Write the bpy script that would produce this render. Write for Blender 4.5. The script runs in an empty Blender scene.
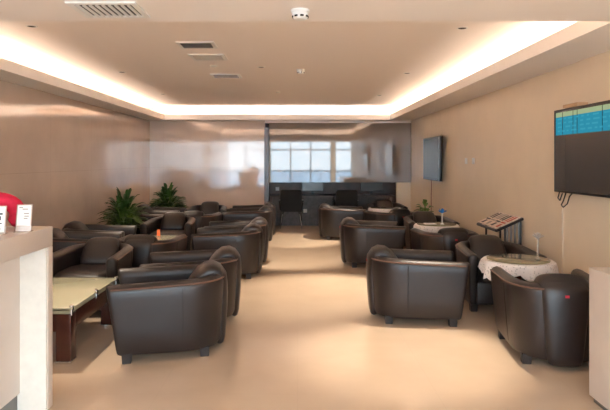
import bpy, bmesh, math, random
from mathutils import Vector, Matrix
random.seed(7)
S = bpy.context.scene
COL = S.collection
PI = math.pi

# ---------------------------------------------------------------- materials
def rgb(r, g, b):
    f = lambda c: ((c/255+0.055)/1.055)**2.4 if c > 10 else c/255/12.92
    return (f(r), f(g), f(b), 1)

def mat(name, col, rough=0.5, metal=0.0, spec=0.5, noise=None, bump=None, coat=0.0, trans=0.0, ior=1.5):
    m = bpy.data.materials.new(name); m.use_nodes = True
    nt = m.node_tree; b = nt.nodes['Principled BSDF']
    b.inputs['Base Color'].default_value = col
    b.inputs['Roughness'].default_value = rough
    b.inputs['Metallic'].default_value = metal
    b.inputs['Specular IOR Level'].default_value = spec
    b.inputs['Coat Weight'].default_value = coat
    b.inputs['Coat Roughness'].default_value = 0.25
    b.inputs['Transmission Weight'].default_value = trans
    b.inputs['IOR'].default_value = ior
    tc = None
    if noise or bump:
        tc = nt.nodes.new('ShaderNodeTexCoord')
    if noise:                       # (scale, amount, detail)
        n = nt.nodes.new('ShaderNodeTexNoise'); n.inputs['Scale'].default_value = noise[0]
        n.inputs['Detail'].default_value = noise[2] if len(noise) > 2 else 4
        nt.links.new(tc.outputs['Object'], n.inputs['Vector'])
        r = nt.nodes.new('ShaderNodeValToRGB')
        a = noise[1]
        r.color_ramp.elements[0].color = (col[0]*(1-a), col[1]*(1-a), col[2]*(1-a), 1)
        r.color_ramp.elements[1].color = (min(1, col[0]*(1+a)), min(1, col[1]*(1+a)), min(1, col[2]*(1+a)), 1)
        r.color_ramp.elements[0].position = .3; r.color_ramp.elements[1].position = .7
        nt.links.new(n.outputs['Fac'], r.inputs['Fac'])
        nt.links.new(r.outputs['Color'], b.inputs['Base Color'])
    if bump:                        # (scale, strength)
        n = nt.nodes.new('ShaderNodeTexNoise'); n.inputs['Scale'].default_value = bump[0]
        nt.links.new(tc.outputs['Object'], n.inputs['Vector'])
        bp = nt.nodes.new('ShaderNodeBump'); bp.inputs['Strength'].default_value = bump[1]
        bp.inputs['Distance'].default_value = 0.004
        nt.links.new(n.outputs['Fac'], bp.inputs['Height'])
        nt.links.new(bp.outputs['Normal'], b.inputs['Normal'])
    return m

def emis(name, col, strength):
    m = bpy.data.materials.new(name); m.use_nodes = True
    nt = m.node_tree; nt.nodes.clear()
    e = nt.nodes.new('ShaderNodeEmission'); e.inputs['Color'].default_value = col
    e.inputs['Strength'].default_value = strength
    o = nt.nodes.new('ShaderNodeOutputMaterial'); nt.links.new(e.outputs[0], o.inputs[0])
    return m

def stone(name, col, rough, tile=(1.2, 0.8), joint=0.35, amt=.10, axes='YZ', spec=.5, nscale=1.3):
    """polished stone slabs with soft clouding and hairline joints"""
    m = mat(name, col, rough, noise=(nscale, amt, 8), spec=spec, ior=1.8 if axes != 'XY' else 1.5)
    nt = m.node_tree; b = nt.nodes['Principled BSDF']
    src = b.inputs['Base Color'].links[0].from_socket
    tc = [n for n in nt.nodes if n.type == 'TEX_COORD'][0]
    sp = nt.nodes.new('ShaderNodeSeparateXYZ'); nt.links.new(tc.outputs['Object'], sp.inputs[0])
    facs = []
    for ax, size in zip(axes, tile):
        d = nt.nodes.new('ShaderNodeMath'); d.operation = 'DIVIDE'; d.inputs[1].default_value = size
        nt.links.new(sp.outputs[ax], d.inputs[0])
        fr = nt.nodes.new('ShaderNodeMath'); fr.operation = 'FRACT'; nt.links.new(d.outputs[0], fr.inputs[0])
        lt = nt.nodes.new('ShaderNodeMath'); lt.operation = 'LESS_THAN'; lt.inputs[1].default_value = 0.006/size
        nt.links.new(fr.outputs[0], lt.inputs[0]); facs.append(lt)
    mx = nt.nodes.new('ShaderNodeMath'); mx.operation = 'MAXIMUM'
    nt.links.new(facs[0].outputs[0], mx.inputs[0]); nt.links.new(facs[1].outputs[0], mx.inputs[1])
    ml = nt.nodes.new('ShaderNodeMath'); ml.operation = 'MULTIPLY'; ml.inputs[1].default_value = joint
    nt.links.new(mx.outputs[0], ml.inputs[0])
    mc = nt.nodes.new('ShaderNodeMixRGB'); mc.inputs[2].default_value = (col[0]*.4, col[1]*.4, col[2]*.4, 1)
    nt.links.new(ml.outputs[0], mc.inputs[0]); nt.links.new(src, mc.inputs[1])
    nt.links.new(mc.outputs[0], b.inputs['Base Color'])
    return m

def lace_mat():
    m = mat('white_lace', rgb(236, 228, 224), .8)
    nt = m.node_tree; b = nt.nodes['Principled BSDF']
    tc = nt.nodes.new('ShaderNodeTexCoord')
    v = nt.nodes.new('ShaderNodeTexVoronoi'); v.inputs['Scale'].default_value = 45
    nt.links.new(tc.outputs['Object'], v.inputs['Vector'])
    r = nt.nodes.new('ShaderNodeValToRGB')
    r.color_ramp.elements[0].color = (0.6, .6, .6, 1); r.color_ramp.elements[0].position = .18
    r.color_ramp.elements[1].color = (1, 1, 1, 1); r.color_ramp.elements[1].position = .34
    nt.links.new(v.outputs['Distance'], r.inputs['Fac'])
    nt.links.new(r.outputs['Color'], b.inputs['Alpha'])
    return m

def pane_mat():
    m = bpy.data.materials.new('window_pane_glass'); m.use_nodes = True
    nt = m.node_tree; nt.nodes.clear()
    t = nt.nodes.new('ShaderNodeBsdfTransparent'); t.inputs[0].default_value = (.95, .98, .98, 1)
    g = nt.nodes.new('ShaderNodeBsdfGlossy'); g.inputs['Roughness'].default_value = .02
    fz = nt.nodes.new('ShaderNodeMixShader'); fz.inputs[0].default_value = .06
    o = nt.nodes.new('ShaderNodeOutputMaterial')
    nt.links.new(t.outputs[0], fz.inputs[1]); nt.links.new(g.outputs[0], fz.inputs[2]); nt.links.new(fz.outputs[0], o.inputs[0])
    return m

M = {}
M['leather'] = mat('dark_brown_leather', rgb(37, 30, 29), .34, spec=.5, noise=(6, .16), bump=(260, .25))
M['piping'] = mat('brown_leather_piping', rgb(104, 74, 60), .4)
M['seam'] = mat('dark_seam', rgb(30, 24, 22), .5)
M['foot'] = mat('black_wood_foot', rgb(30, 22, 20), .4)
M['tag'] = mat('red_cloth_tag', rgb(200, 40, 60), .7)
M['floor'] = stone('polished_floor', rgb(200, 177, 153), .2, (0.9, 0.9), .05, .05, 'XY', nscale=2.0)
M['ceil'] = mat('ceiling_paint', rgb(248, 240, 235), .85)
M['soffit'] = mat('soffit_paint', rgb(243, 237, 232), .8)
M['wall'] = mat('beige_wall_paint', rgb(232, 214, 188), .35, spec=.4, noise=(3, .03))
M['marble'] = stone('polished_marble', rgb(212, 192, 176), .07, (1.5, 1.35), .25, .10, 'YZ')
M['marbleb'] = stone('polished_marble_back', rgb(212, 192, 176), .06, (1.5, 1.35), .2, .10, 'XZ')
M['led'] = emis('led_strip', (1.0, .82, .66, 1), 24)
M['white'] = mat('white_plastic', rgb(235, 235, 232), .4)
M['dark'] = mat('dark_gap', rgb(28, 26, 25), .7)
M['black'] = mat('black_plastic', rgb(20, 20, 22), .35)
M['mesh'] = mat('black_mesh_fabric', rgb(16, 18, 20), .8, bump=(300, .4))
M['chrome'] = mat('chrome', rgb(225, 225, 225), .12, metal=1)
M['steel'] = mat('brushed_steel', rgb(130, 132, 134), .3, metal=1)
M['wood'] = mat('dark_red_wood', rgb(70, 34, 26), .25, noise=(9, .25), coat=.3)
M['wood2'] = mat('dark_brown_wood', rgb(78, 58, 50), .4, noise=(7, .3))
M['granite'] = mat('grey_granite', rgb(76, 70, 67), .45, noise=(14, .35, 8))
M['glasscream'] = mat('cream_backed_glass', rgb(174, 170, 144), .10, spec=.5)
M['glassedge'] = mat('green_glass_edge', rgb(150, 160, 130), .08, spec=.7)
M['greenglass'] = mat('grey_green_glass', rgb(128, 124, 98), .08, spec=.5)
M['clear'] = mat('clear_glass', (.95, .97, .97, 1), .03, trans=.85, ior=1.3)
M['lace'] = lace_mat()
M['counter'] = mat('cream_stone_counter', rgb(214, 202, 192), .3, noise=(5, .04))
M['counter_daylit'] = mat('daylit_stone_panel', rgb(228, 224, 214), .35, noise=(14, .05))  # counter stone made whiter, daylight painted into the colour
M['kick'] = mat('grey_metal_kick', rgb(120, 120, 118), .35, metal=.6)
M['header'] = mat('smoked_reflective_glass', rgb(128, 114, 102), .03, spec=.5, ior=1.8)
M['leaf'] = mat('green_leaf', rgb(56, 88, 36), .4, noise=(8, .35))
M['leaf2'] = mat('light_green_leaf', rgb(92, 118, 50), .4, noise=(8, .3))
M['pot'] = mat('dark_glazed_pot', rgb(60, 48, 42), .3)
M['soil'] = mat('soil', rgb(50, 36, 28), .9)
M['pink'] = mat('crimson_plush', rgb(205, 20, 60), .75, noise=(30, .15))
M['tan'] = mat('tan_plush', rgb(205, 150, 125), .8)
M['card'] = mat('white_card', rgb(236, 232, 226), .5)
M['ink'] = mat('dark_print', rgb(60, 58, 60), .6)
M['greyink'] = mat('grey_print', rgb(165, 155, 145), .6)
M['acryl'] = mat('clear_acrylic', rgb(220, 200, 185), .15, trans=.3)
M['blue'] = mat('blue_petal', rgb(50, 130, 205), .5)
M['petalw'] = mat('frosted_petal', rgb(200, 190, 180), .3, trans=.3)
M['orange'] = mat('orange_card', rgb(225, 110, 60), .5)
M['screen'] = mat('dark_screen', rgb(62, 58, 56), .22, spec=.5)
M['scyan'] = emis('screen_cyan', rgb(48, 142, 168), .6)
M['scyan2'] = emis('screen_pale_cyan', rgb(62, 156, 178), .6)
M['syel'] = emis('screen_pale_yellow', rgb(168, 184, 142), .55)
M['paper'] = mat('newsprint', rgb(224, 205, 190), .7, noise=(28, .25))
M['redprint'] = mat('red_print', rgb(190, 80, 60), .6)
M['tanbox'] = mat('tan_box', rgb(196, 158, 122), .5)
M['cable'] = mat('dark_cable', rgb(46, 40, 38), .5)
M['redcable'] = mat('brown_cable', rgb(150, 86, 70), .6)
M['concrete'] = mat('apron_concrete', rgb(205, 214, 216), .8, noise=(.3, .1))
M['frame'] = mat('dark_window_frame', rgb(70, 68, 68), .5)
M['pane'] = pane_mat()

# ---------------------------------------------------------------- mesh helpers
def obj(name, verts, faces, m, parent=None, smooth=True, ang=35, mats=None, fm=None, bevel=0.0):
    me = bpy.data.meshes.new(name)
    me.from_pydata([tuple(v) for v in verts], [], faces)
    me.validate()
    bm = bmesh.new(); bm.from_mesh(me)
    bmesh.ops.recalc_face_normals(bm, faces=bm.faces)
    if bevel > 0:
        es = [e for e in bm.edges if len(e.link_faces) == 2 and e.calc_face_angle(0) > .5]
        bmesh.ops.bevel(bm, geom=es, offset=bevel, segments=3, affect='EDGES', profile=.5)
    bm.to_mesh(me); bm.free()
    for mm in (mats or [m]): me.materials.append(mm)
    if fm:
        for i, p in enumerate(me.polygons):
            if i < len(fm): p.material_index = fm[i]
    if smooth:
        for p in me.polygons: p.use_smooth = True
        me.set_sharp_from_angle(angle=math.radians(ang))
    o = bpy.data.objects.new(name, me); COL.objects.link(o)
    if parent: o.parent = parent
    return o

class MB:
    def __init__(self): self.v, self.f, self.m = [], [], []
    def add(self, vs, fs, mi=0):
        n = len(self.v); self.v += [Vector(q) for q in vs]
        self.f += [tuple(i+n for i in f) for f in fs]; self.m += [mi]*len(fs)
        return self
    def box(self, x0, x1, y0, y1, z0, z1, mi=0, T=None):
        vs = [Vector(q) for q in ((x0,y0,z0),(x1,y0,z0),(x1,y1,z0),(x0,y1,z0),(x0,y0,z1),(x1,y0,z1),(x1,y1,z1),(x0,y1,z1))]
        if T: vs = [T @ q for q in vs]
        return self.add(vs, [(0,3,2,1),(4,5,6,7),(0,1,5,4),(1,2,6,5),(2,3,7,6),(3,0,4,7)], mi)
    def loft(self, secs, mi=0, cap=True):
        n = len(secs[0]); vs = [p for s in secs for p in s]; fs = []
        for i in range(len(secs)-1):
            for j in range(n):
                k = (j+1) % n
                fs.append((i*n+j, i*n+k, (i+1)*n+k, (i+1)*n+j))
        if cap:
            fs.append(tuple(range(n))[::-1]); b = (len(secs)-1)*n; fs.append(tuple(range(b, b+n)))
        return self.add(vs, fs, mi)
    def tube(self, pts, r, n=8, mi=0):
        pts = [Vector(p) for p in pts]; secs = []; up = None
        for i, p in enumerate(pts):
            t = (pts[min(i+1, len(pts)-1)]-pts[max(i-1, 0)]).normalized()
            if up is None:
                up = Vector((0,0,1)) if abs(t.z) < .9 else Vector((1,0,0))
            a = t.cross(up)
            if a.length < 1e-5: a = t.cross(Vector((0,1,0)))
            a.normalize(); b = a.cross(t).normalized(); up = b
            rr = r[i] if isinstance(r, (list, tuple)) else r
            secs.append([p + a*math.cos(2*PI*k/n)*rr + b*math.sin(2*PI*k/n)*rr for k in range(n)])
        return self.loft(secs, mi)
    def lathe(self, prof, n=24, c=(0,0,0), mi=0):
        secs = [[(c[0]+r*math.cos(2*PI*k/n), c[1]+r*math.sin(2*PI*k/n), c[2]+z) for k in range(n)] for r, z in prof]
        return self.loft(secs, mi)
    def build(self, name, m, parent=None, **k):
        if isinstance(m, (list, tuple)):
            return obj(name, self.v, self.f, None, parent, mats=list(m), fm=self.m, **k)
        return obj(name, self.v, self.f, m, parent, **k)

def thing(name, label, cat, loc=(0,0,0), rz=0.0, group=None):
    o = bpy.data.objects.new(name, None); COL.objects.link(o)
    o.empty_display_size = .1
    o.location = loc; o.rotation_euler = (0,0,rz)
    o['label'] = label; o['category'] = cat
    if group: o['group'] = group
    return o
def tag(o, label, cat, group=None):
    o['label'] = label; o['category'] = cat
    if group: o['group'] = group
    return o
def struct(o): o['kind'] = 'structure'; return o
def sbox(name, m, *b, bevel=0.0): return struct(MB().box(*b).build(name, m, smooth=False, bevel=bevel))
def dup(root, loc, rz, label, group=None, skip=()):
    r = root.copy(); COL.objects.link(r); r.location = loc; r.rotation_euler = (0,0,rz); r['label'] = label
    if group: r['group'] = group
    for ch in list(root.children):
        c = ch.copy(); COL.objects.link(c); c.parent = r
        for g in list(ch.children):
            if g.name.split('.')[0] in skip: continue
            d = g.copy(); COL.objects.link(d); d.parent = c
    return r

# ---------------------------------------------------------------- the room
XL, XR, DB = -3.30, 2.56, 12.55          # left wall, right wall, back wall
ZS, ZC = 2.405, 2.70                      # soffit underside, coffer ceiling
IL, IR, DF, DK = -2.92, 2.05, 3.63, 12.27 # coffer opening
YW = -6.0                                 # window wall behind the viewer

sbox('floor', M['floor'], -9, 9, YW-.1, 13.6, -.1, 0)
sbox('ceiling', M['ceil'], XL-.1, XR+.1, 3.25, 13.6, ZC, ZC+.1)
sbox('wall_left', M['marble'], XL-.1, XL, -1.5, DB+.1, 0, ZC)
sbox('wall_right', M['wall'], XR, XR+.1, -1.5, 13.6, 0, ZC)
JX = -.72                                 # where the recess begins
sbox('wall_back', M['marbleb'], XL, JX, DB, DB+.12, 0, ZC)
# dropped soffit with a raised lip hiding the light strip
mb = MB()
mb.box(XL, IL, DF, DB, ZS, ZS+.02); mb.box(IR, XR, DF, DB, ZS, ZS+.02); mb.box(IL, IR, DK, DB, ZS, ZS+.02)
struct(mb.build('trim_1', M['soffit'], smooth=False))
mb = MB()
mb.box(IL-.016, IL-.001, DF-.016, DK+.016, ZS+.0205, ZS+.115); mb.box(IR+.001, IR+.016, DF-.016, DK+.016, ZS+.0205, ZS+.115)
mb.box(IL, IR, DK+.001, DK+.016, ZS+.0205, ZS+.115); mb.box(IL, IR, DF-.016, DF-.001, ZS+.0205, ZS+.115)
struct(mb.build('trim_2', M['soffit'], smooth=False))
# front part of the lower ceiling, running back over the viewer
sbox('trim_3', M['soffit'], XL-.1, XR+.1, -1.5, DF, ZS, ZS+.02)
sbox('trim_4', M['ceil'], XL, XR, 3.25, 3.27, ZS+.02, ZC)
mb = MB()
mb.box(IL-.30, IL-.26, DF-.1, DK+.1, ZS+.021, ZS+.036); mb.box(IR+.30, IR+.34, DF-.1, DK+.1, ZS+.021, ZS+.036)
mb.box(IL, IR, DK+.17, DK+.21, ZS+.021, ZS+.036); mb.box(IL, IR, DF-.24, DF-.20, ZS+.021, ZS+.036)
struct(mb.build('trim_5', M['led'], smooth=False))
# concourse behind the viewer with its window wall
sbox('trim_6', M['ceil'], -9, 9, YW-.1, -1.5, 3.1, 3.2)
sbox('trim_7', M['soffit'], -9, 9, -1.52, -1.5, ZS, 3.1)
sbox('wall_front_left', M['wall'], -9, XL, -1.6, -1.5, 0, 3.1)
sbox('wall_front_right', M['wall'], XR, 9, -1.6, -1.5, 0, 3.1)
sbox('wall_side_left', M['wall'], -9.1, -9, YW, -1.5, 0, 3.1)
sbox('wall_side_right', M['wall'], 9, 9.1, YW, -1.5, 0, 3.1)
wx = [-8.8, -5.2, -1.6, 2.0, 5.6, 8.8]
for i in range(5):
    x0, x1 = wx[i]+.12, wx[i+1]-.12
    f = MB()
    for k in range(4):
        xx = x0+(x1-x0)*k/3; f.box(xx-.03, xx+.03, YW-.05, YW+.05, .1, 3.0)
    for z in (.1, .95, 2.12, 2.98): f.box(x0, x1, YW-.05, YW+.05, z-.03, z+.03)
    w = struct(f.build('window_%d' % (i+1), M['frame'], smooth=False))
    p = MB().box(x0, x1, YW-.006, YW+.006, .1, 3.0).build('pane', M['pane'], w, smooth=False)
mb = MB()
for x in wx: mb.box(x-.12, x+.12, YW-.15, YW+.15, 0, 3.1)
struct(mb.build('wall_front', M['wall'], smooth=False))
g = MB().box(-120, 120, -160, YW-.2, -1.6, -1.5).build('ground', M['concrete'], smooth=False); struct(g)

# recess with the smoked glass screen
sbox('wall_recess_back', M['wood2'], JX, XR, 13.42, 13.5, 0, ZC)
sbox('wall_recess_left', M['wood2'], JX, JX+.02, DB+.02, 13.42, 0, ZC)
sbox('trim_8', M['wood'], JX-.01, JX+.09, DB-.05, DB+.06, 0, 2.25)
sbox('trim_9', M['wall'], 2.24, XR, DB+.035, DB+.14, 0, ZS)
sbox('trim_10', M['soffit'], JX, XR, DB+.001, DB+.12, 2.35, ZC)
gp = MB().box(JX+.10, XR-.005, DB-.0, DB+.03, 1.02, 2.352).build('glass_screen', M['header'], smooth=False)
tag(gp, 'long smoked reflective glass screen hung above the computer desks, mirroring windows', 'glass panel')

# ---------------------------------------------------------------- tub chair
def make_chair(label, loc, rz):
    root = thing('tub_chair', label, 'chair', loc, rz)
    a, y0, b, n = .325, .03, .335, 2.8
    plan = []
    for k in range(7): plan.append((a, -.385+(y0+.385)*k/7))
    for k in range(33):
        t = PI*k/32; c, s = math.cos(t), math.sin(t)
        plan.append((a*math.copysign(abs(c)**(2/n), c), y0+b*abs(s)**(2/n)))
    for k in range(7): plan.append((-a, y0-(y0+.385)*(k+1)/7))
    plan = [(x*(.985-.085*(y+.385)/.75), y) for x, y in plan]      # arms splay open towards the front
    P = [Vector((x, y, 0)) for x, y in plan]; N = []
    for i in range(len(P)):
        t = P[min(i+1, len(P)-1)]-P[max(i-1, 0)]; N.append(Vector((t.y, -t.x, 0)).normalized())
    def top(y): 
        q = max(0, min(1, (y+.385)/.75)); return .588+.026*(q*q*(3-2*q)*.4+q*.6)
    def shear(p):
        q = max(0, min(1, (-.05-p.y)/.33)); p = p.copy(); p.y -= (p.z-.33)*.14*q; return p
    def section(i):
        z = top(P[i].y)
        pr = [(.010,.065),(.026,.10),(.040,.25),(.050,.38),(.058,.48),(.062,z-.06),(.056,z-.03),(.036,z-.008),(.004,z),
              (-.028,z-.01),(-.046,z-.035),(-.05,z-.07),(-.046,.40),(-.04,.25),(-.036,.10)]
        return [shear(P[i]+N[i]*o+Vector((0,0,q))) for o, q in pr]
    secs = [section(i) for i in range(len(P))]
    def ends(s):
        c = sum(s, Vector())/len(s); out = []
        for d, k in ((.012,.97),(.024,.88),(.032,.70),(.035,.4)):
            q = []
            for p in s:
                v = p-c; q.append(c+Vector((v.x*k, v.y, v.z*(1-(1-k)*.18)))+Vector((0,-d,0)))
            out.append(q)
        return out
    secs = ends(secs[0])[::-1] + secs + ends(secs[-1])
    MB().loft(secs).build('shell', M['leather'], root, ang=50)
    pp = MB()
    pp.tube([shear(P[i]+N[i]*.060+Vector((0,0,top(P[i].y)-.03))) for i in range(len(P))], .0065, 6)
    for i in (8, len(P)-9, 14, len(P)-15)[:2]:
        z = top(P[i].y)
        sm = MB().tube([P[i]+N[i]*o+Vector((0,0,q)) for o, q in ((.027,.11),(.041,.25),(.051,.38),(.059,.48),(.063,z-.05))], .003, 5)
        sm.build('seam', M['seam'], root)
    pp.build('piping', M['piping'], root)
    # seat base and cushion
    MB().box(-.28, .28, -.375, .28, .075, .30).build('seat_base', M['leather'], root, bevel=.02)
    secs = []
    for z, k, e in ((.285,.90,4),(.30,.97,5),(.34,1.0,5),(.385,.985,4.5),(.410,.93,4),(.424,.78,3.2),(.43,.4,2.6)):
        s = []
        for j in range(40):
            t = 2*PI*j/40; c, q = math.cos(t), math.sin(t)
            s.append((.282*k*math.copysign(abs(c)**(2/e), c), -.10+.315*k*math.copysign(abs(q)**(2/e), q), z))
        secs.append(s)
    MB().loft(secs).build('seat_cushion', M['leather'], root, ang=60)
    def pad(prof, nm, m, e=3.2, ends_in=True):
        """sweep a rounded slab; prof = (y, z, half width, half thickness)"""
        secs = []; K = len(prof)
        pts = [Vector((0, p[0], p[1])) for p in prof]
        for i in range(K):
            t = (pts[min(i+1, K-1)]-pts[max(i-1, 0)]).normalized(); nrm = Vector((0, -t.z, t.y))
            w, h = prof[i][2], prof[i][3]; s = []
            for j in range(24):
                q = 2*PI*j/24; c, sn = math.cos(q), math.sin(q)
                s.append(pts[i]+Vector((w*math.copysign(abs(c)**(2/e), c), 0, 0))+nrm*h*math.copysign(abs(sn)**(2/2.4), sn))
            secs.append(s)
        return MB().loft(secs).build(nm, m, root, ang=60)
    pad([(.125,.40,.15,.025),(.135,.42,.185,.05),(.165,.48,.195,.058),(.205,.54,.188,.060),(.245,.588,.180,.060),(.285,.617,.176,.060),
         (.325,.622,.174,.060),(.358,.608,.172,.058),(.380,.58,.165,.05),(.388,.55,.15,.03)], 'back_cushion', M['leather'])
    bp = pad([(.345,.615,.12,.035),(.364,.603,.16,.054),(.384,.570,.165,.058),(.392,.52,.160,.054),(.397,.44,.152,.052),(.396,.34,.144,.050),(.390,.22,.134,.048),
        (.384,.10,.124,.044),(.380,.05,.112,.036),(.378,.035,.09,.02)], 'back_panel', M['leather'])
    MB().box(-.014, .014, .4455, .4495, .535, .553).build('maker_tag', M['tag'], bp, smooth=False)
    for sx in (-1, 1):
        for y, fx in ((-.31, .295), (.26, .235)):
            MB().loft([[(sx*fx+dx*k, y+dy*k, z) for dx, dy in ((-1,-1),(1,-1),(1,1),(-1,1))] for z, k in ((0,.032),(.075,.037))]
                      ).build('leg', M['foot'], root, smooth=False, bevel=.004)
    return root

chairs = [
 # x, y, facing degrees, label, group
 ( 1.12,  5.40,   -3, 'large dark leather tub chair right of the aisle, nearest one, showing its side', 'aisle'),
 ( 1.07,  8.14,   0, 'dark leather tub chair side-on right of the aisle, second from the viewer', 'aisle'),
 ( 0.86, 10.90,    0, 'dark leather tub chair right of the aisle, farthest one, before the desk recess', 'aisle'),
 ( 1.98,  4.38,   80, 'dark tub chair seen from behind beside the right-hand cream counter, red tag', ''),
 ( 2.07,  5.90,  -92, 'tub chair facing the viewer between nearest lace table and magazine rack', ''),
 ( 1.93,  7.23,  90, 'tub chair with its back to the viewer before the lace table with blue flower', ''),
 ( 2.07,  8.86,  -90, 'tub chair facing the viewer behind the lace table with blue flower', ''),
 ( 1.70,  9.98,  105, 'tub chair turned away, in front of the farthest lace table on the right', ''),
 ( 1.85, 11.68,  -90, 'tub chair facing the viewer behind the farthest lace table', ''),
 (-1.01,  4.51,  190, 'largest dark leather tub chair in left foreground, side turned to the viewer', 'aisle'),
 (-0.98,  5.33,  187, 'tub chair just behind the largest left foreground chair, mostly hidden by it', 'aisle'),
 (-0.89,  7.36,  183, 'tub chair left of the aisle, side-on, front one of the middle pair', 'aisle'),
 (-0.86,  8.17,  182, 'tub chair left of the aisle, back one of the middle pair', 'aisle'),
 (-0.88, 10.33,  181, 'tub chair left of the aisle, front one of the farthest pair', 'aisle'),
 (-0.86, 11.15,  181, 'tub chair left of the aisle, back one of the farthest pair near the recess', 'aisle'),
 (-2.08,  5.72,  -90, 'tub chair facing the viewer behind the nearest glass coffee table', ''),
 (-1.75,  6.58,   90, 'tub chair turned away, back to back with the chair behind the nearest coffee table', ''),
 (-1.95,  8.67,  -88, 'tub chair facing the viewer behind the coffee table with the orange card', ''),
 (-1.72,  9.60,   90, 'tub chair turned away behind the chair that faces the orange card', ''),
 (-1.76, 11.06,  -90, 'farthest tub chair facing the viewer at left, against the back marble wall', ''),
 (-2.72,  7.62,    2, 'tub chair along left marble wall, just in front of the big leafy plant', ''),
 (-2.68,  6.82,    2, 'tub chair along left marble wall, nearest to the left counter', ''),
 (-2.62,  9.86,    0, 'tub chair along left marble wall, right behind the bigger leafy plant', ''),
 (-2.62, 10.66,    0, 'tub chair along left marble wall, in front of the smaller far plant', ''),
]
proto = None
for x, y, phi, lab, grp in chairs:
    rz = math.radians(phi+90)
    if proto is None: proto = make_chair(lab, (x, y, 0), rz); c = proto
    else: c = dup(proto, (x, y, 0), rz, lab, skip=('maker_tag',) if x < 0 else ())
    c['group'] = 'leather tub chairs of the lounge'

# ---------------------------------------------------------------- coffee tables
def make_coffee(label, loc, W=.62, L=1.08, H=.42):
    r = thing('coffee_table', label, 'table', loc, 0, 'glass-topped coffee tables')
    MB().box(-W/2+.03, W/2-.03, -L/2+.03, L/2-.03, .235, .37).build('frame', M['wood'], r, bevel=.006)
    MB().box(-W/2+.02, W/2-.02, -L/2+.02, L/2-.02, .37, .395).build('tabletop', M['glasscream'], r, bevel=.004)
    MB().box(-W/2, W/2, -L/2, L/2, .408, .42).build('glass_top', M['glasscream'], r, bevel=.003)
    for sx in (-1, 1):
        for sy in (-1, 1):
            x, y = sx*(W/2-.068), sy*(L/2-.068)
            l = MB().box(x-.055, x+.055, y-.055, y+.055, .022, .37).build('leg', M['wood'], r, bevel=.006)
            MB().box(x-.058, x+.058, y-.058, y+.058, .0, .022).build('foot_cap', M['chrome'], l, bevel=.004)
    for sx in (-1, 1):
        for y in (-L/2+.03, 0, L/2-.03):
            x = sx*(W/2-.012)
            MB().lathe([(.010,.36),(.010,.40),(.016,.402),(.016,.43),(.011,.436),(.002,.437)], 12, (x, y, 0)).build('glass_clip', M['chrome'], r)
    return r
ct = make_coffee('glass-topped dark wood coffee table beside the left counter, nearest one', (-1.965, 4.65, 0))
dup(ct, (-1.92, 7.60, 0), 0, 'dark wood coffee table with the small orange card on its glass top')
c = MB()
c.add([(-.024,-.012,0),(.024,-.012,0),(.018,0,.095),(-.018,0,.095),(-.024,.012,0),(.024,.012,0)], [(0,1,2,3),(5,4,3,2),(0,3,4),(1,5,2),(0,4,5,1)])
o = c.build('table_card', M['orange'], smooth=False); o.location = (-1.99, 8.05, .421)
tag(o, 'small orange tent card standing on the left coffee table', 'card')

# ---------------------------------------------------------------- lace tables
def lace_table(x, y, label, R=.315, H=.585, seed=0):
    r = thing('round_table', label, 'table', (x, y, 0), 0, 'round side tables under lace cloths')
    MB().lathe([(.19,0),(.20,.012),(.19,.028),(.05,.05),(.035,.09),(.035,H-.06),(.07,H-.03),(.07,H-.022)], 28).build('pedestal', M['wood'], r)
    MB().lathe([(R-.02,H-.022),(R-.01,H-.017),(R-.01,H-.005),(R-.02,H)], 48).build('tabletop', M['wood'], r)
    rnd = random.Random(seed); n = 120; ph = rnd.random()*6
    vs, fs = [], []
    rows = 7
    for i in range(rows+3):
        for k in range(n):
            t = 2*PI*k/n
            if i < 3: rad = R*(.35+.31*i); z = H+.003; rad = min(rad, R-.006)
            else:
                q = (i-2)/rows
                drop = .110+.034*math.cos(4*t+ph)+.024*abs(math.sin(10*t))
                fold = .016*q*math.sin(10*t+ph)+.008*q*math.sin(23*t)
                rad = R+.004+.012*q+fold; z = H+.003-drop*q
            vs.append((rad*math.cos(t), rad*math.sin(t), z))
    for i in range(rows+2):
        for k in range(n):
            j = (k+1) % n; fs.append((i*n+k, i*n+j, (i+1)*n+j, (i+1)*n+k))
    fs.append(tuple(range(n)))
    cl = obj('lace_cloth', vs, fs, M['lace'])
    cl.location = (x, y, 0)
    md = cl.modifiers.new('thickness', 'SOLIDIFY'); md.thickness = .002; md.offset = 1
    MB().lathe([(R-.045,H+.0065),(R-.04,H+.008),(R-.04,H+.013),(R-.045,H+.0145)], 48).build('glass_top', M['greenglass'], r)
    return r, cl
TB = [(2.04, 5.17, 'nearest'), (2.0, 8.03, 'middle'), (1.70, 10.86, 'farthest')]
labs = ['round table with glass top and tall clear flower vase, beside the magazine rack chair',
        'round table carrying the blue flower and a flat white tray',
        'round table farthest back on the right, half hidden among chairs']
clabs = ['white lace cloth draped over the nearest round table', 'white lace cloth on the round table with blue flower',
         'white lace cloth on the farthest round table']
for i, (x, y, w) in enumerate(TB):
    r, cl = lace_table(x, y, labs[i], seed=i)
    tag(cl, clabs[i], 'tablecloth', 'lace tablecloths')
ZT = .585+.0147
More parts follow.
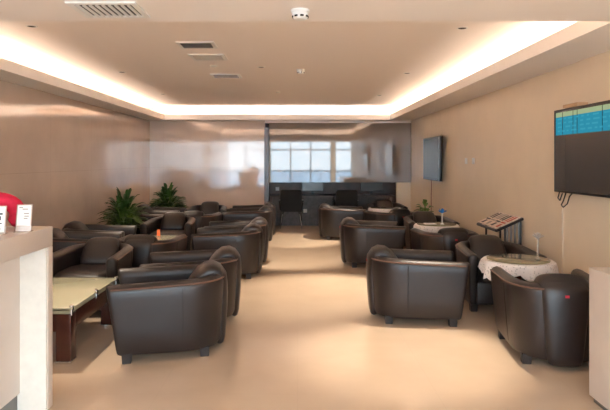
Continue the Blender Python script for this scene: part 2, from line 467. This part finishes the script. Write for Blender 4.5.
def flower(x, y, label, pm, h, stemm, s=1.0):
    r = thing('flower_vase', label, 'vase', (x, y, ZT), 0, 'single flower vases')
    MB().lathe([(.030*s,0),(.030*s,.008),(.010*s,.016),(.008*s,h*.35),(.010*s,h*.7),(.016*s,h*.8)], 14).build('vase_body', stemm, r)
    f = MB()
    for k in range(7):
        t = 2*PI*k/7+.3; el = .5+.5*(k % 2)
        d = Vector((math.cos(t)*math.cos(el), math.sin(t)*math.cos(el), math.sin(el)))
        sdir = Vector((-math.sin(t), math.cos(t), 0)); c0 = Vector((0,0,h*.80)); L = .075*s
        up = d.cross(sdir)
        f.loft([[c0+d*L*q+sdir*w*s*math.cos(a)+up*.004*math.sin(a) for a in [2*PI*j/8 for j in range(8)]] for q, w in ((.05,.006),(.4,.020),(.75,.022),(1,.006))])
    f.build('flower', pm, r)
    return r
flower(2.06, 7.95, 'vase on the middle lace table holding a bright blue flower', M['blue'], .20, M['white'], 1.0)
flower(2.21, 5.14, 'tall slender clear vase on the nearest lace table with frosted flower', M['petalw'], .235, M['clear'], .85)
tr = MB().box(-.085, .085, -.06, .06, 0, .008).box(-.07,.07,-.045,.045,.008,.013).build('paper_tray', M['card'], bevel=.002)
tr.location = (1.90, 8.0, ZT); tag(tr, 'flat white tray of papers on the middle lace table', 'tray')

# ---------------------------------------------------------------- magazine rack
r = thing('magazine_rack', 'dark metal sloping magazine rack against right wall, filled with papers', 'rack', (2.40, 6.64, 0))
x0, x1, z0, z1 = -.15, .14, .715, .845
def slope(u, v, h=0):      # u across 0..1, v along y
    return Vector((x0+(x1-x0)*u - h*.4, v, z0+(z1-z0)*u + h))
f = MB()
def bar(p, q, w=.017): f.tube([p, q], w, 6)
for v in (-.33, .33): bar(slope(0, v), slope(1, v))
for u in (0, 1): bar(slope(u, -.33), slope(u, .33))
f.build('tray_frame', M['black'], r)
for sx, u in ((x0+.10, .34), (x1-.02, .95)):
    for v in (-.315, .315):
        MB().tube([(sx, v, 0), slope(u, v)], .012, 8).build('leg', M['black'], r)
b = MB()
for k in range(4):
    u = .42+.15*k; b.tube([slope(u, -.32)-Vector((0,0,.01)), Vector((slope(u,0).x, -.32, .30))], .007, 6)
b.tube([(x0+.10,-.32,.30),(x1-.02,-.32,.30)], .008, 6)
b.build('end_rail', M['steel'], r)
for k in range(4):
    v = -.245+.163*k
    p = thing('magazine', ['magazine at the near end of the sloping rack, red print', 'second magazine from near end of the sloping rack',
        'third magazine from near end of the sloping rack', 'magazine at the far end of the sloping rack'][k], 'magazine', (2.40, 6.64, 0), 0, 'magazines on the sloping rack')
    m_ = MB(); m2 = MB()
    c4 = [slope(.03, v-.08, .018), slope(.97, v-.08, .018), slope(.97, v+.08, .018), slope(.03, v+.08, .018)]
    c5 = [q+Vector((-.003,0,.008)) for q in c4]
    m_.add(c4+c5, [(3,2,1,0),(4,5,6,7),(0,1,5,4),(1,2,6,5),(2,3,7,6),(3,0,4,7)])
    m_.build('pages', M['paper'], p, smooth=False)
    for a0, a1, b0, b1 in ((.08,.30,-.06,.0),(.36,.44,-.065,.065),(.50,.9,-.06,-.01),(.52,.88,.02,.06)):
        q = [slope(a0, v+b0, .0275), slope(a1, v+b0, .0275), slope(a1, v+b1, .0275), slope(a0, v+b1, .0275)]
        m2.add(q+[w+Vector((0,0,.001)) for w in q], [(3,2,1,0),(4,5,6,7),(0,1,5,4),(1,2,6,5),(2,3,7,6),(3,0,4,7)])
    m2.build('printed_blocks', M['redprint'] if k in (0,) else (M['ink'] if k % 2 else M['greyink']), p, smooth=False)

# ---------------------------------------------------------------- plants
def leafy(name, label, loc, nleaf, hmin, hmax, spread, potr, poth, m, seed, lw=.035):
    rnd = random.Random(seed)
    r = thing(name, label, 'plant', loc)
    MB().lathe([(potr*.72,0),(potr*.78,.01),(potr,poth-.03),(potr*1.05,poth-.02),(potr*1.05,poth),(potr*.93,poth),(potr*.90,poth-.04)], 28).build('pot', M['pot'], r)
    MB().lathe([(potr*.9,poth-.06),(potr*.9,poth-.035),(.01,poth-.03)], 20).build('soil', M['soil'], r)
    L = MB(); st = MB()
    for i in range(nleaf):
        t = rnd.random()*2*PI; e = rnd.random(); h = hmin+(hmax-hmin)*rnd.random()*(1-.55*e); R = spread*(.25+.75*e)
        p0 = Vector((math.cos(t)*potr*.3*rnd.random(), math.sin(t)*potr*.3*rnd.random(), poth-.03))
        p3 = Vector((math.cos(t)*R, math.sin(t)*R, h-.13*e*e))
        p1 = p0+Vector((math.cos(t)*R*.15, math.sin(t)*R*.15, (h-poth)*.75)); p2 = Vector((math.cos(t)*R*.65, math.sin(t)*R*.65, h+.03))
        def bez(s): return p0*(1-s)**3+p1*3*s*(1-s)**2+p2*3*s*s*(1-s)+p3*s**3
        st.tube([bez(s/8) for s in range(0, 6)], .0045, 5)
        w0 = lw*(.7+.6*rnd.random()); sd = Vector((-math.sin(t), math.cos(t), .35*(rnd.random()-.5))).normalized()
        secs = []
        for s, w in ((.45,.1),(.55,.65),(.68,1),(.82,.8),(.93,.4),(1,.04)):
            c = bez(s); d = (bez(min(1, s+.03))-bez(s-.03)).normalized(); nn = d.cross(sd).normalized()
            secs.append([c-sd*w0*w, c-nn*.004*w-sd*w0*w*.4, c-nn*.008*w-Vector((0,0,.006*w)), c-nn*.004*w+sd*w0*w*.4, c+sd*w0*w, c+nn*.002*w])
        L.loft(secs)
    st.build('stems', M['leaf2'], r); L.build('foliage', m, r, ang=70)
    return r
leafy('potted_plant', 'bigger bushy dark green potted plant by the left marble wall', (-2.76, 8.95, 0), 210, .50, 1.14, .46, .17, .36, M['leaf'], 3, .034)
leafy('potted_plant', 'smaller bushy green potted plant in the far left corner', (-2.68, 11.62, 0), 200, .50, 1.08, .48, .17, .36, M['leaf'], 5, .034)
leafy('potted_plant', 'small light green plant on a slim tall pot near the left-hand television', (2.17, 9.46, 0), 16, .66, .86, .24, .085, .58, M['leaf2'], 11, .035)

# ---------------------------------------------------------------- televisions
def tv(name, label, y0, y1, z0, z1, face, thick, lit):
    r = thing(name, label, 'television', (XR, (y0+y1)/2, z0))
    cy = (y0+y1)/2; hy = (y1-y0)/2; h = z1-z0; fx = face-XR
    MB().box(fx, fx+thick, -hy, hy, 0, h).build('casing', M['black'], r, bevel=.006)
    MB().box(fx+thick, -.003, -.2, .2, h*.3, h*.7).build('wall_bracket', M['steel'], r, smooth=False)
    b = .022
    sc = MB().box(fx-.003, fx+.001, -hy+b, hy-b, b, h-b).build('screen', M['screen'], r, smooth=False)
    fr = MB()
    for ya, yb, za, zb in ((-hy,hy,0,b),(-hy,hy,h-b,h),(-hy,-hy+b,b,h-b),(hy-b,hy,b,h-b)): fr.box(fx-.006, fx+.001, ya, yb, za, zb)
    fr.build('bezel', M['black'] if lit else M['steel'], r, smooth=False)
    if lit:
        im = MB(); X0, X1 = fx-.0045, fx-.0032
        zt = h-b; zb_ = h*.69; ya, yb = -hy+b+.01, hy-b-.01
        im.box(X0, X1, ya, yb, zb_, zt-.05, 0)
        im.box(X0, X1, ya, yb, zt-.05, zt-.006, 2)
        X2 = X0-.0008
        rnd = random.Random(4)
        for q in (.10, .245, .30, .60, .70, .94):
            y = yb-(yb-ya)*q; im.box(X2, X0, y-.004, y+.004, zb_, zt-.006, 3)
        for row in range(4):
            z = zb_+.03+row*.038
            y = yb-.04
            while y > ya+.1:
                w = .03+.07*rnd.random(); im.box(X2, X0, y-w, y, z, z+.015, 1); y -= w+.03+.05*rnd.random()
        im.build('display_picture', [M['scyan'], M['scyan2'], M['syel'], M['dark']], sc, smooth=False)
    return r
tv('television', 'big wall television at right edge, lit with a blue picture along its top', 3.98, 5.41, 1.205, 1.985, 2.49, .05, True)
tv('television', 'farther wall television with a blank dark screen beside the glass recess', 9.60, 10.80, 1.15, 1.93, 2.44, .045, False)
o = MB().box(-.05, .05, -.13, .13, 0, .032).build('set_top_box', M['tanbox'], bevel=.004); o.location = (2.508, 5.05, 1.9855)
tag(o, 'small tan box sitting on top of the lit television', 'box')
o = MB().tube([(2.545, 5.30, 1.20),(2.53,5.32,1.12),(2.53,5.36,1.08),(2.53,5.32,1.06),(2.53,5.24,1.10),(2.53,5.20,1.17),(2.545,5.18,1.20)], .006, 6)
o.tube([(2.54,5.42,1.20),(2.535,5.44,1.14),(2.535,5.40,1.12),(2.54,5.36,1.19)], .006, 6)
o = o.build('power_cable', M['cable']); tag(o, 'dark looped cable dangling under the lit television', 'cable')
o = MB().box(XR-.012, XR, 5.385, 5.40, .001, 1.2).build('cable_cover', M['wall'], smooth=False)
tag(o, 'thin beige cable cover running down the wall below the lit television', 'cable cover')
o = MB().tube([(XR-.006,10.65,1.15),(XR-.006,10.64,1.0),(XR-.006,10.66,.85),(XR-.006,10.65,.008)], .006, 6).build('power_cable', M['redcable'])
tag(o, 'reddish cable hanging down the wall under the blank television', 'cable')
for k, y in enumerate((8.46, 8.12)):
    r = thing('wall_socket', ['white wall plate, the one farther from the lit television', 'white wall plate, the one nearer the lit television'][k], 'socket', (XR, y, 1.455), 0, 'white wall plates')
    MB().box(-.010, 0, -.05, .05, 0, .09).build('plate', M['white'], r, bevel=.003)
    MB().box(-.013, -.009, -.025, .025, .025, .065).build('switch', M['white'], r, bevel=.001)

# ---------------------------------------------------------------- counters
r = thing('reception_counter', 'tall cream stone counter with recessed daylit-white panel at left edge', 'counter', (-1.5, 0, 0))
MB().box(-.75, 0, 1.2, 3.44, .98, 1.10).build('countertop', M['counter'], r, bevel=.004)
MB().box(-.75, 0, 3.37, 3.44, 0, .979).build('end_post', M['counter'], r, bevel=.003)
MB().box(-.18, -.004, 3.355, 3.3695, 0, .979).build('daylit_side_panel', M['counter_daylit'], r, smooth=False)  # thin sheet facing the windows, its daylit look put into the colour
MB().box(-.72, -.16, 1.2, 3.354, .11, .979).build('front_panel', M['counter'], r, smooth=False)
MB().box(-.72, -.175, 1.2, 3.354, 0, .109).build('kick_plate', M['kick'], r, smooth=False)
r = thing('service_counter', 'low cream counter at the right edge beside the tagged tub chair', 'counter', (1.83, 0, 0))
MB().box(0, .71, 1.2, 3.51, .035, .835).build('body', M['counter'], r, bevel=.004)
MB().box(.02, .71, 1.2, 3.49, 0, .0345).build('kick_plate', M['kick'], r, smooth=False)

ZK = 1.1
r = thing('plush_pillow', 'crimson plush arched pillow standing on the left counter behind white cards', 'pillow', (-1.72, 3.25, ZK))
pts, rad = [], []
for k in range(21):
    t = math.radians(-35+250*k/20); pts.append(((.098*math.cos(t)), .012*math.sin(3*t), .15+.092*math.sin(t))); rad.append(.050-.008*abs(k-10)/10)
rad[0] = rad[-1] = .012
for p in (0,): pass
mn = min(p[2]-q for p, q in zip(pts, rad)); pts = [(x, y, z-mn) for x, y, z in pts]
MB().tube(pts, rad, 16).build('plush_body', M['pink'], r, ang=80)
MB().lathe([(.004,-.02),(.035,-.012),(.047,.012),(.045,.05),(.03,.075),(.005,.085)], 18, (.0,.0,.075)).build('plush_face', M['tan'], r, ang=80)
r = thing('card_stand', 'white bent card stand at the corner of the left counter', 'card stand', (-1.545, 3.16, ZK), .15)
MB().box(-.042, .042, -.004, .004, 0, .155, T=Matrix.Rotation(-.22, 4, 'X')).box(-.042,.042,-.035,.045,0,.004).build('holder', M['acryl'], r, bevel=.001)
MB().box(-.036, .036, -.0065, -.0045, .035, .150, T=Matrix.Rotation(-.22, 4, 'X')).build('card', M['card'], r, smooth=False)
pr = MB()
T = Matrix.Rotation(-.22, 4, 'X')
for z, a, b_ in ((.135,-.028,-.008),(.125,-.01,.02),(.10,.0,.026),(.085,.002,.026),(.072,.0,.02)): pr.box(a, b_, -.0072, -.0066, z, z+.006, T=T)
pr.build('printing', M['greyink'], r, smooth=False)
r = thing('card_stand', 'white framed notice card at the left edge on the left counter', 'card stand', (-1.652, 3.06, ZK), .1)
T = Matrix.Rotation(-.15, 4, 'X')
MB().box(-.055, .055, -.004, .004, 0, .155, T=T).box(-.055,.055,-.03,.045,0,.004).build('holder', M['acryl'], r, bevel=.001)
MB().box(-.050, .050, -.0065, -.0045, .010, .150, T=T).build('card', M['card'], r, smooth=False)
pr = MB()
for z, h_, a, b_ in ((.075,.022,-.04,.03),(.105,.010,-.03,.038),(.055,.006,-.04,.036),(.043,.006,-.04,.02),(.025,.006,-.04,.03)): pr.box(a, b_, -.0072, -.0066, z, z+h_, T=T)
pr.build('printing', M['ink'], r, smooth=False)

# ---------------------------------------------------------------- ceiling fittings
def vent(label, x0, x1, y0, y1, z, nslat, m):
    r = thing('ceiling_vent', label, 'vent', ((x0+x1)/2, (y0+y1)/2, z))
    w, l = (x1-x0)/2, (y1-y0)/2; b = .035
    f = MB()
    f.box(-w, w, -l, -l+b, -.012, -.0005).box(-w, w, l-b, l, -.012, -.0005).box(-w, -w+b, -l+b, l-b, -.012, -.0005).box(w-b, w, -l+b, l-b, -.012, -.0005)
    f.build('frame', M['white'], r, smooth=False)
    MB().box(-w+b, w-b, -l+b, l-b, -.004, -.0005).build('dark_opening', M['dark'], r, smooth=False)
    s = MB()
    for k in range(nslat):
        x = -w+b+(2*(w-b))*(k+.5)/nslat
        s.box(-.001, .001, -l+b, l-b, -.009, .007, T=Matrix.Translation((x,0,-.011)) @ Matrix.Rotation(.7, 4, 'Y'))
    s.build('slats', m, r, smooth=False)
    return r
vent('large white ceiling vent on the lower front ceiling', -1.315, -.915, 3.17, 3.50, ZS, 9, M['white'])
vent('dark slatted ceiling vent, nearest of three in the raised ceiling', -1.22, -.84, 5.62, 5.92, ZC, 16, M['steel'])
vent('pale slatted ceiling vent, middle of three in the raised ceiling', -1.22, -.82, 6.27, 6.62, ZC, 16, M['white'])
vent('dark narrow ceiling vent, farthest of three in the raised ceiling', -1.20, -.79, 7.70, 8.05, ZC, 16, M['steel'])
def detector(label, x, y, z, s=1.0):
    r = thing('smoke_detector', label, 'smoke detector', (x, y, z))
    MB().lathe([(.057*s,-.0005),(.057*s,-.014*s),(.050*s,-.018*s),(.046*s,-.045*s),(.036*s,-.055*s),(.004,-.057*s)], 28).build('housing', M['white'], r)
    q = MB()
    for k in range(8):
        t = 2*PI*k/8+.2
        q.box(-.010*s, .010*s, -.003, .003, -.046*s, -.036*s, T=Matrix.Rotation(t, 4, 'Z') @ Matrix.Translation((0,-.0465*s,0)))
    q.build('sensor_slots', M['dark'], r, smooth=False)
detector('white smoke detector on the lower front ceiling', .02, 3.36, ZS)
detector('white smoke detector on the raised ceiling', .05, 7.35, ZC)
o = MB().lathe([(.05,-.0005),(.05,-.010),(.03,-.018),(.004,-.02)], 24).build('sprinkler_cover', M['white']); o.location = (-1.05, 7.06, ZC+.003)
tag(o, 'small white round cover between the ceiling vents', 'sprinkler cover')
o = MB().lathe([(.04,-.0005),(.04,-.008),(.02,-.016),(.004,-.018)], 24).build('sprinkler_cover', M['white']); o.location = (-.33, 9.74, ZC+.003)
tag(o, 'small white round cover on the raised ceiling farther back', 'sprinkler cover')
SPOT = (1.0, .87, .70)
def downlight(label, x, y, aim, power, size=42, blend=.7):
    r = thing('downlight', label, 'downlight', (x, y, ZC), 0, 'small recessed downlights')
    MB().lathe([(.050,-.0005),(.050,-.004),(.040,-.006),(.038,-.002)], 24).build('trim_ring', M['white'], r)
    MB().lathe([(.037,-.0008),(.036,-.003),(.004,-.003)], 20).build('lamp_recess', M['dark'], r)
    if power:
        l = bpy.data.lights.new('downlight_lamp', 'SPOT'); l.energy = power; l.color = SPOT; l.spot_size = math.radians(size); l.spot_blend = blend
        l.shadow_soft_size = .035
        lo = bpy.data.objects.new('downlight_lamp', l); COL.objects.link(lo)
        lo.location = (x, y, ZC-.02)
        d = Vector(aim)-Vector((x, y, ZC)); lo.rotation_euler = d.to_track_quat('-Z', 'Y').to_euler()
downlight('small downlight on the right of the raised ceiling, nearest', 1.49, 5.05, (.9, 4.40, 0), 260)
downlight('small downlight on the right of the raised ceiling, middle', 1.50, 7.64, (.25, 6.46, 0), 480)
downlight('small downlight on the right of the raised ceiling, farthest', 1.50, 10.2, (-.05, 10.6, 0), 420)
downlight('small downlight on the left of the raised ceiling, nearest', -2.36, 4.98, (-1.9, 4.6, 0), 160)
downlight('small downlight on the left of the raised ceiling, middle', -2.36, 7.55, (-1.9, 7.6, 0), 160)
downlight('small downlight on the left of the raised ceiling, farthest', -2.40, 10.03, (-1.8, 9.9, 0), 160)
downlight('small downlight near the middle of the raised ceiling', -.46, 7.15, (-.05, 8.66, 0), 320)

for k, x in enumerate((-5, 0, 5)):  # unseen area lamps added over the concourse as cool fill for the lounge
    l = bpy.data.lights.new('added_fill_lamp', 'AREA'); l.shape = 'RECTANGLE'; l.size = 4; l.size_y = 1.2; l.energy = 275; l.color = (.84, .93, 1)
    lo = bpy.data.objects.new('added_fill_lamp', l); COL.objects.link(lo); lo.location = (x, -3.6, 3.08)
# ---------------------------------------------------------------- desk recess
r = thing('computer_desk', 'long built-in computer desk in the recess under the glass screen', 'desk', (0, 12.9, 0))
MB().box(-.60, 2.22, -.28, .35, .685, .72).build('desktop', M['granite'], r, bevel=.004)
MB().box(-.60, 2.22, .10, .13, 0, .684).build('modesty_panel', M['granite'], r, smooth=False)
for x in (-.58, .86, 2.18): MB().box(x-.025, x+.025, -.22, .099, 0, .684).build('side_panel', M['wood2'], r, smooth=False)
def monitor(x, label):
    r = thing('computer_monitor', label, 'monitor', (x, 12.96, .7205), 0, 'monitors on the recess desk')
    MB().box(-.25, .25, -.02, .02, .075, .39).build('casing', M['black'], r, bevel=.006)
    MB().box(-.24, .24, -.023, -.0195, .088, .38).build('screen', M['screen'], r, smooth=False)
    MB().box(-.03, .03, -.01, .03, .01, .12).build('neck', M['black'], r, smooth=False)
    MB().box(-.11, .11, -.08, .08, 0, .012).build('stand_base', M['black'], r, bevel=.003)
    k = MB().box(-.21, .21, -.065, .065, 0, .018).build('keyboard', M['black'], bevel=.003); k.location = (x, 12.76, .7205)
    return k
tag(monitor(.36, 'black computer monitor at the left of the recess desk'), 'black keyboard before the left monitor on the recess desk', 'keyboard', 'keyboards on the recess desk')
tag(monitor(1.72, 'black computer monitor at the right of the recess desk'), 'black keyboard before the right monitor on the recess desk', 'keyboard', 'keyboards on the recess desk')
def socket2(name, x, y, z, label):
    r = MB().box(-.043, .043, -.008, 0, 0, .086).build(name, M['white'], bevel=.003); r.location = (x, y, z); tag(r, label, 'socket')
socket2('wall_socket', -.47, 13.419, .79, 'small white socket on the dark recess wall left of the desk chair')
socket2('wall_socket', .19, 12.999, .30, 'small white socket low on the grey desk panel beside the office chair')

def office(x, label, y=12.52):
    r = thing('office_chair', label, 'chair', (x, y, 0), 0, 'black office chairs at the desk')
    secs = []
    for z, w, dy in ((.40,.20,-.19),(.44,.225,-.20),(.60,.235,-.215),(.76,.235,-.23),(.85,.225,-.245),(.87,.19,-.247)):
        secs.append([(q*w, dy+c*.025+.03*q*q*-1, z) for q, c in ((-1,-1),(-.5,-1),(0,-1),(.5,-1),(1,-1),(1,1),(.5,1),(0,1),(-.5,1),(-1,1))])
    MB().loft(secs).build('backrest', M['mesh'], r, ang=50)
    MB().box(-.235, .235, -.20, .25, .38, .45).build('seat', M['mesh'], r, bevel=.025)
    for s in (-1, 1):
        f = MB().tube([(s*.17,-.12,.37),(s*.20,-.17,.28),(s*.235,-.225,.012),(s*.235,-.20,.012),(s*.235,.20,.012),(s*.235,.22,.05),(s*.235,.21,.37),(s*.235,.20,.60)], .011, 8)
        f.build('leg_frame', M['chrome'], r)
        MB().box(s*.255-.025, s*.255+.025, -.2, .2, .60, .63).build('armrest', M['black'], r, bevel=.008)
        MB().tube([(s*.235,-.18,.42),(s*.255,-.17,.60)], .012, 8).build('arm_support', M['chrome'], r)
    return r
office(-.13, 'black mesh office chair with chrome legs at the left of the recess desk', 12.52)
office(1.08, 'black office chair farther right at the recess desk, half hidden by tub chairs', 12.42)

# ---------------------------------------------------------------- light, camera
w = bpy.data.worlds.new('sky'); S.world = w; w.use_nodes = True
nt = w.node_tree; bg = nt.nodes['Background']
tc = nt.nodes.new('ShaderNodeTexCoord'); sp = nt.nodes.new('ShaderNodeSeparateXYZ'); rp = nt.nodes.new('ShaderNodeValToRGB')
nt.links.new(tc.outputs['Generated'], sp.inputs[0]); nt.links.new(sp.outputs['Z'], rp.inputs[0]); nt.links.new(rp.outputs[0], bg.inputs[0])
rp.color_ramp.elements[0].color = (.80, .90, 1, 1); rp.color_ramp.elements[1].color = (.55, .74, 1, 1)
rp.color_ramp.elements[1].position = .5
bg.inputs[1].default_value = 8

cam = bpy.data.cameras.new('camera'); co = bpy.data.objects.new('camera', cam); COL.objects.link(co)
co.location = (0, 0, 1.5); co.rotation_euler = (PI/2, 0, 0)
cam.sensor_width = 36; cam.lens = 560/610*36
cam.shift_x = 8/610; cam.shift_y = -44/610
cam.clip_end = 500
S.camera = co
S.view_settings.view_transform = 'Standard'; S.view_settings.look = 'None'
S.view_settings.exposure = 0.75; S.view_settings.gamma = 1; S.view_settings.use_curve_mapping = False
S.cycles.use_denoising = True
S.cycles.max_bounces = 10; S.cycles.diffuse_bounces = 6; S.cycles.glossy_bounces = 5
S.cycles.sample_clamp_indirect = 8
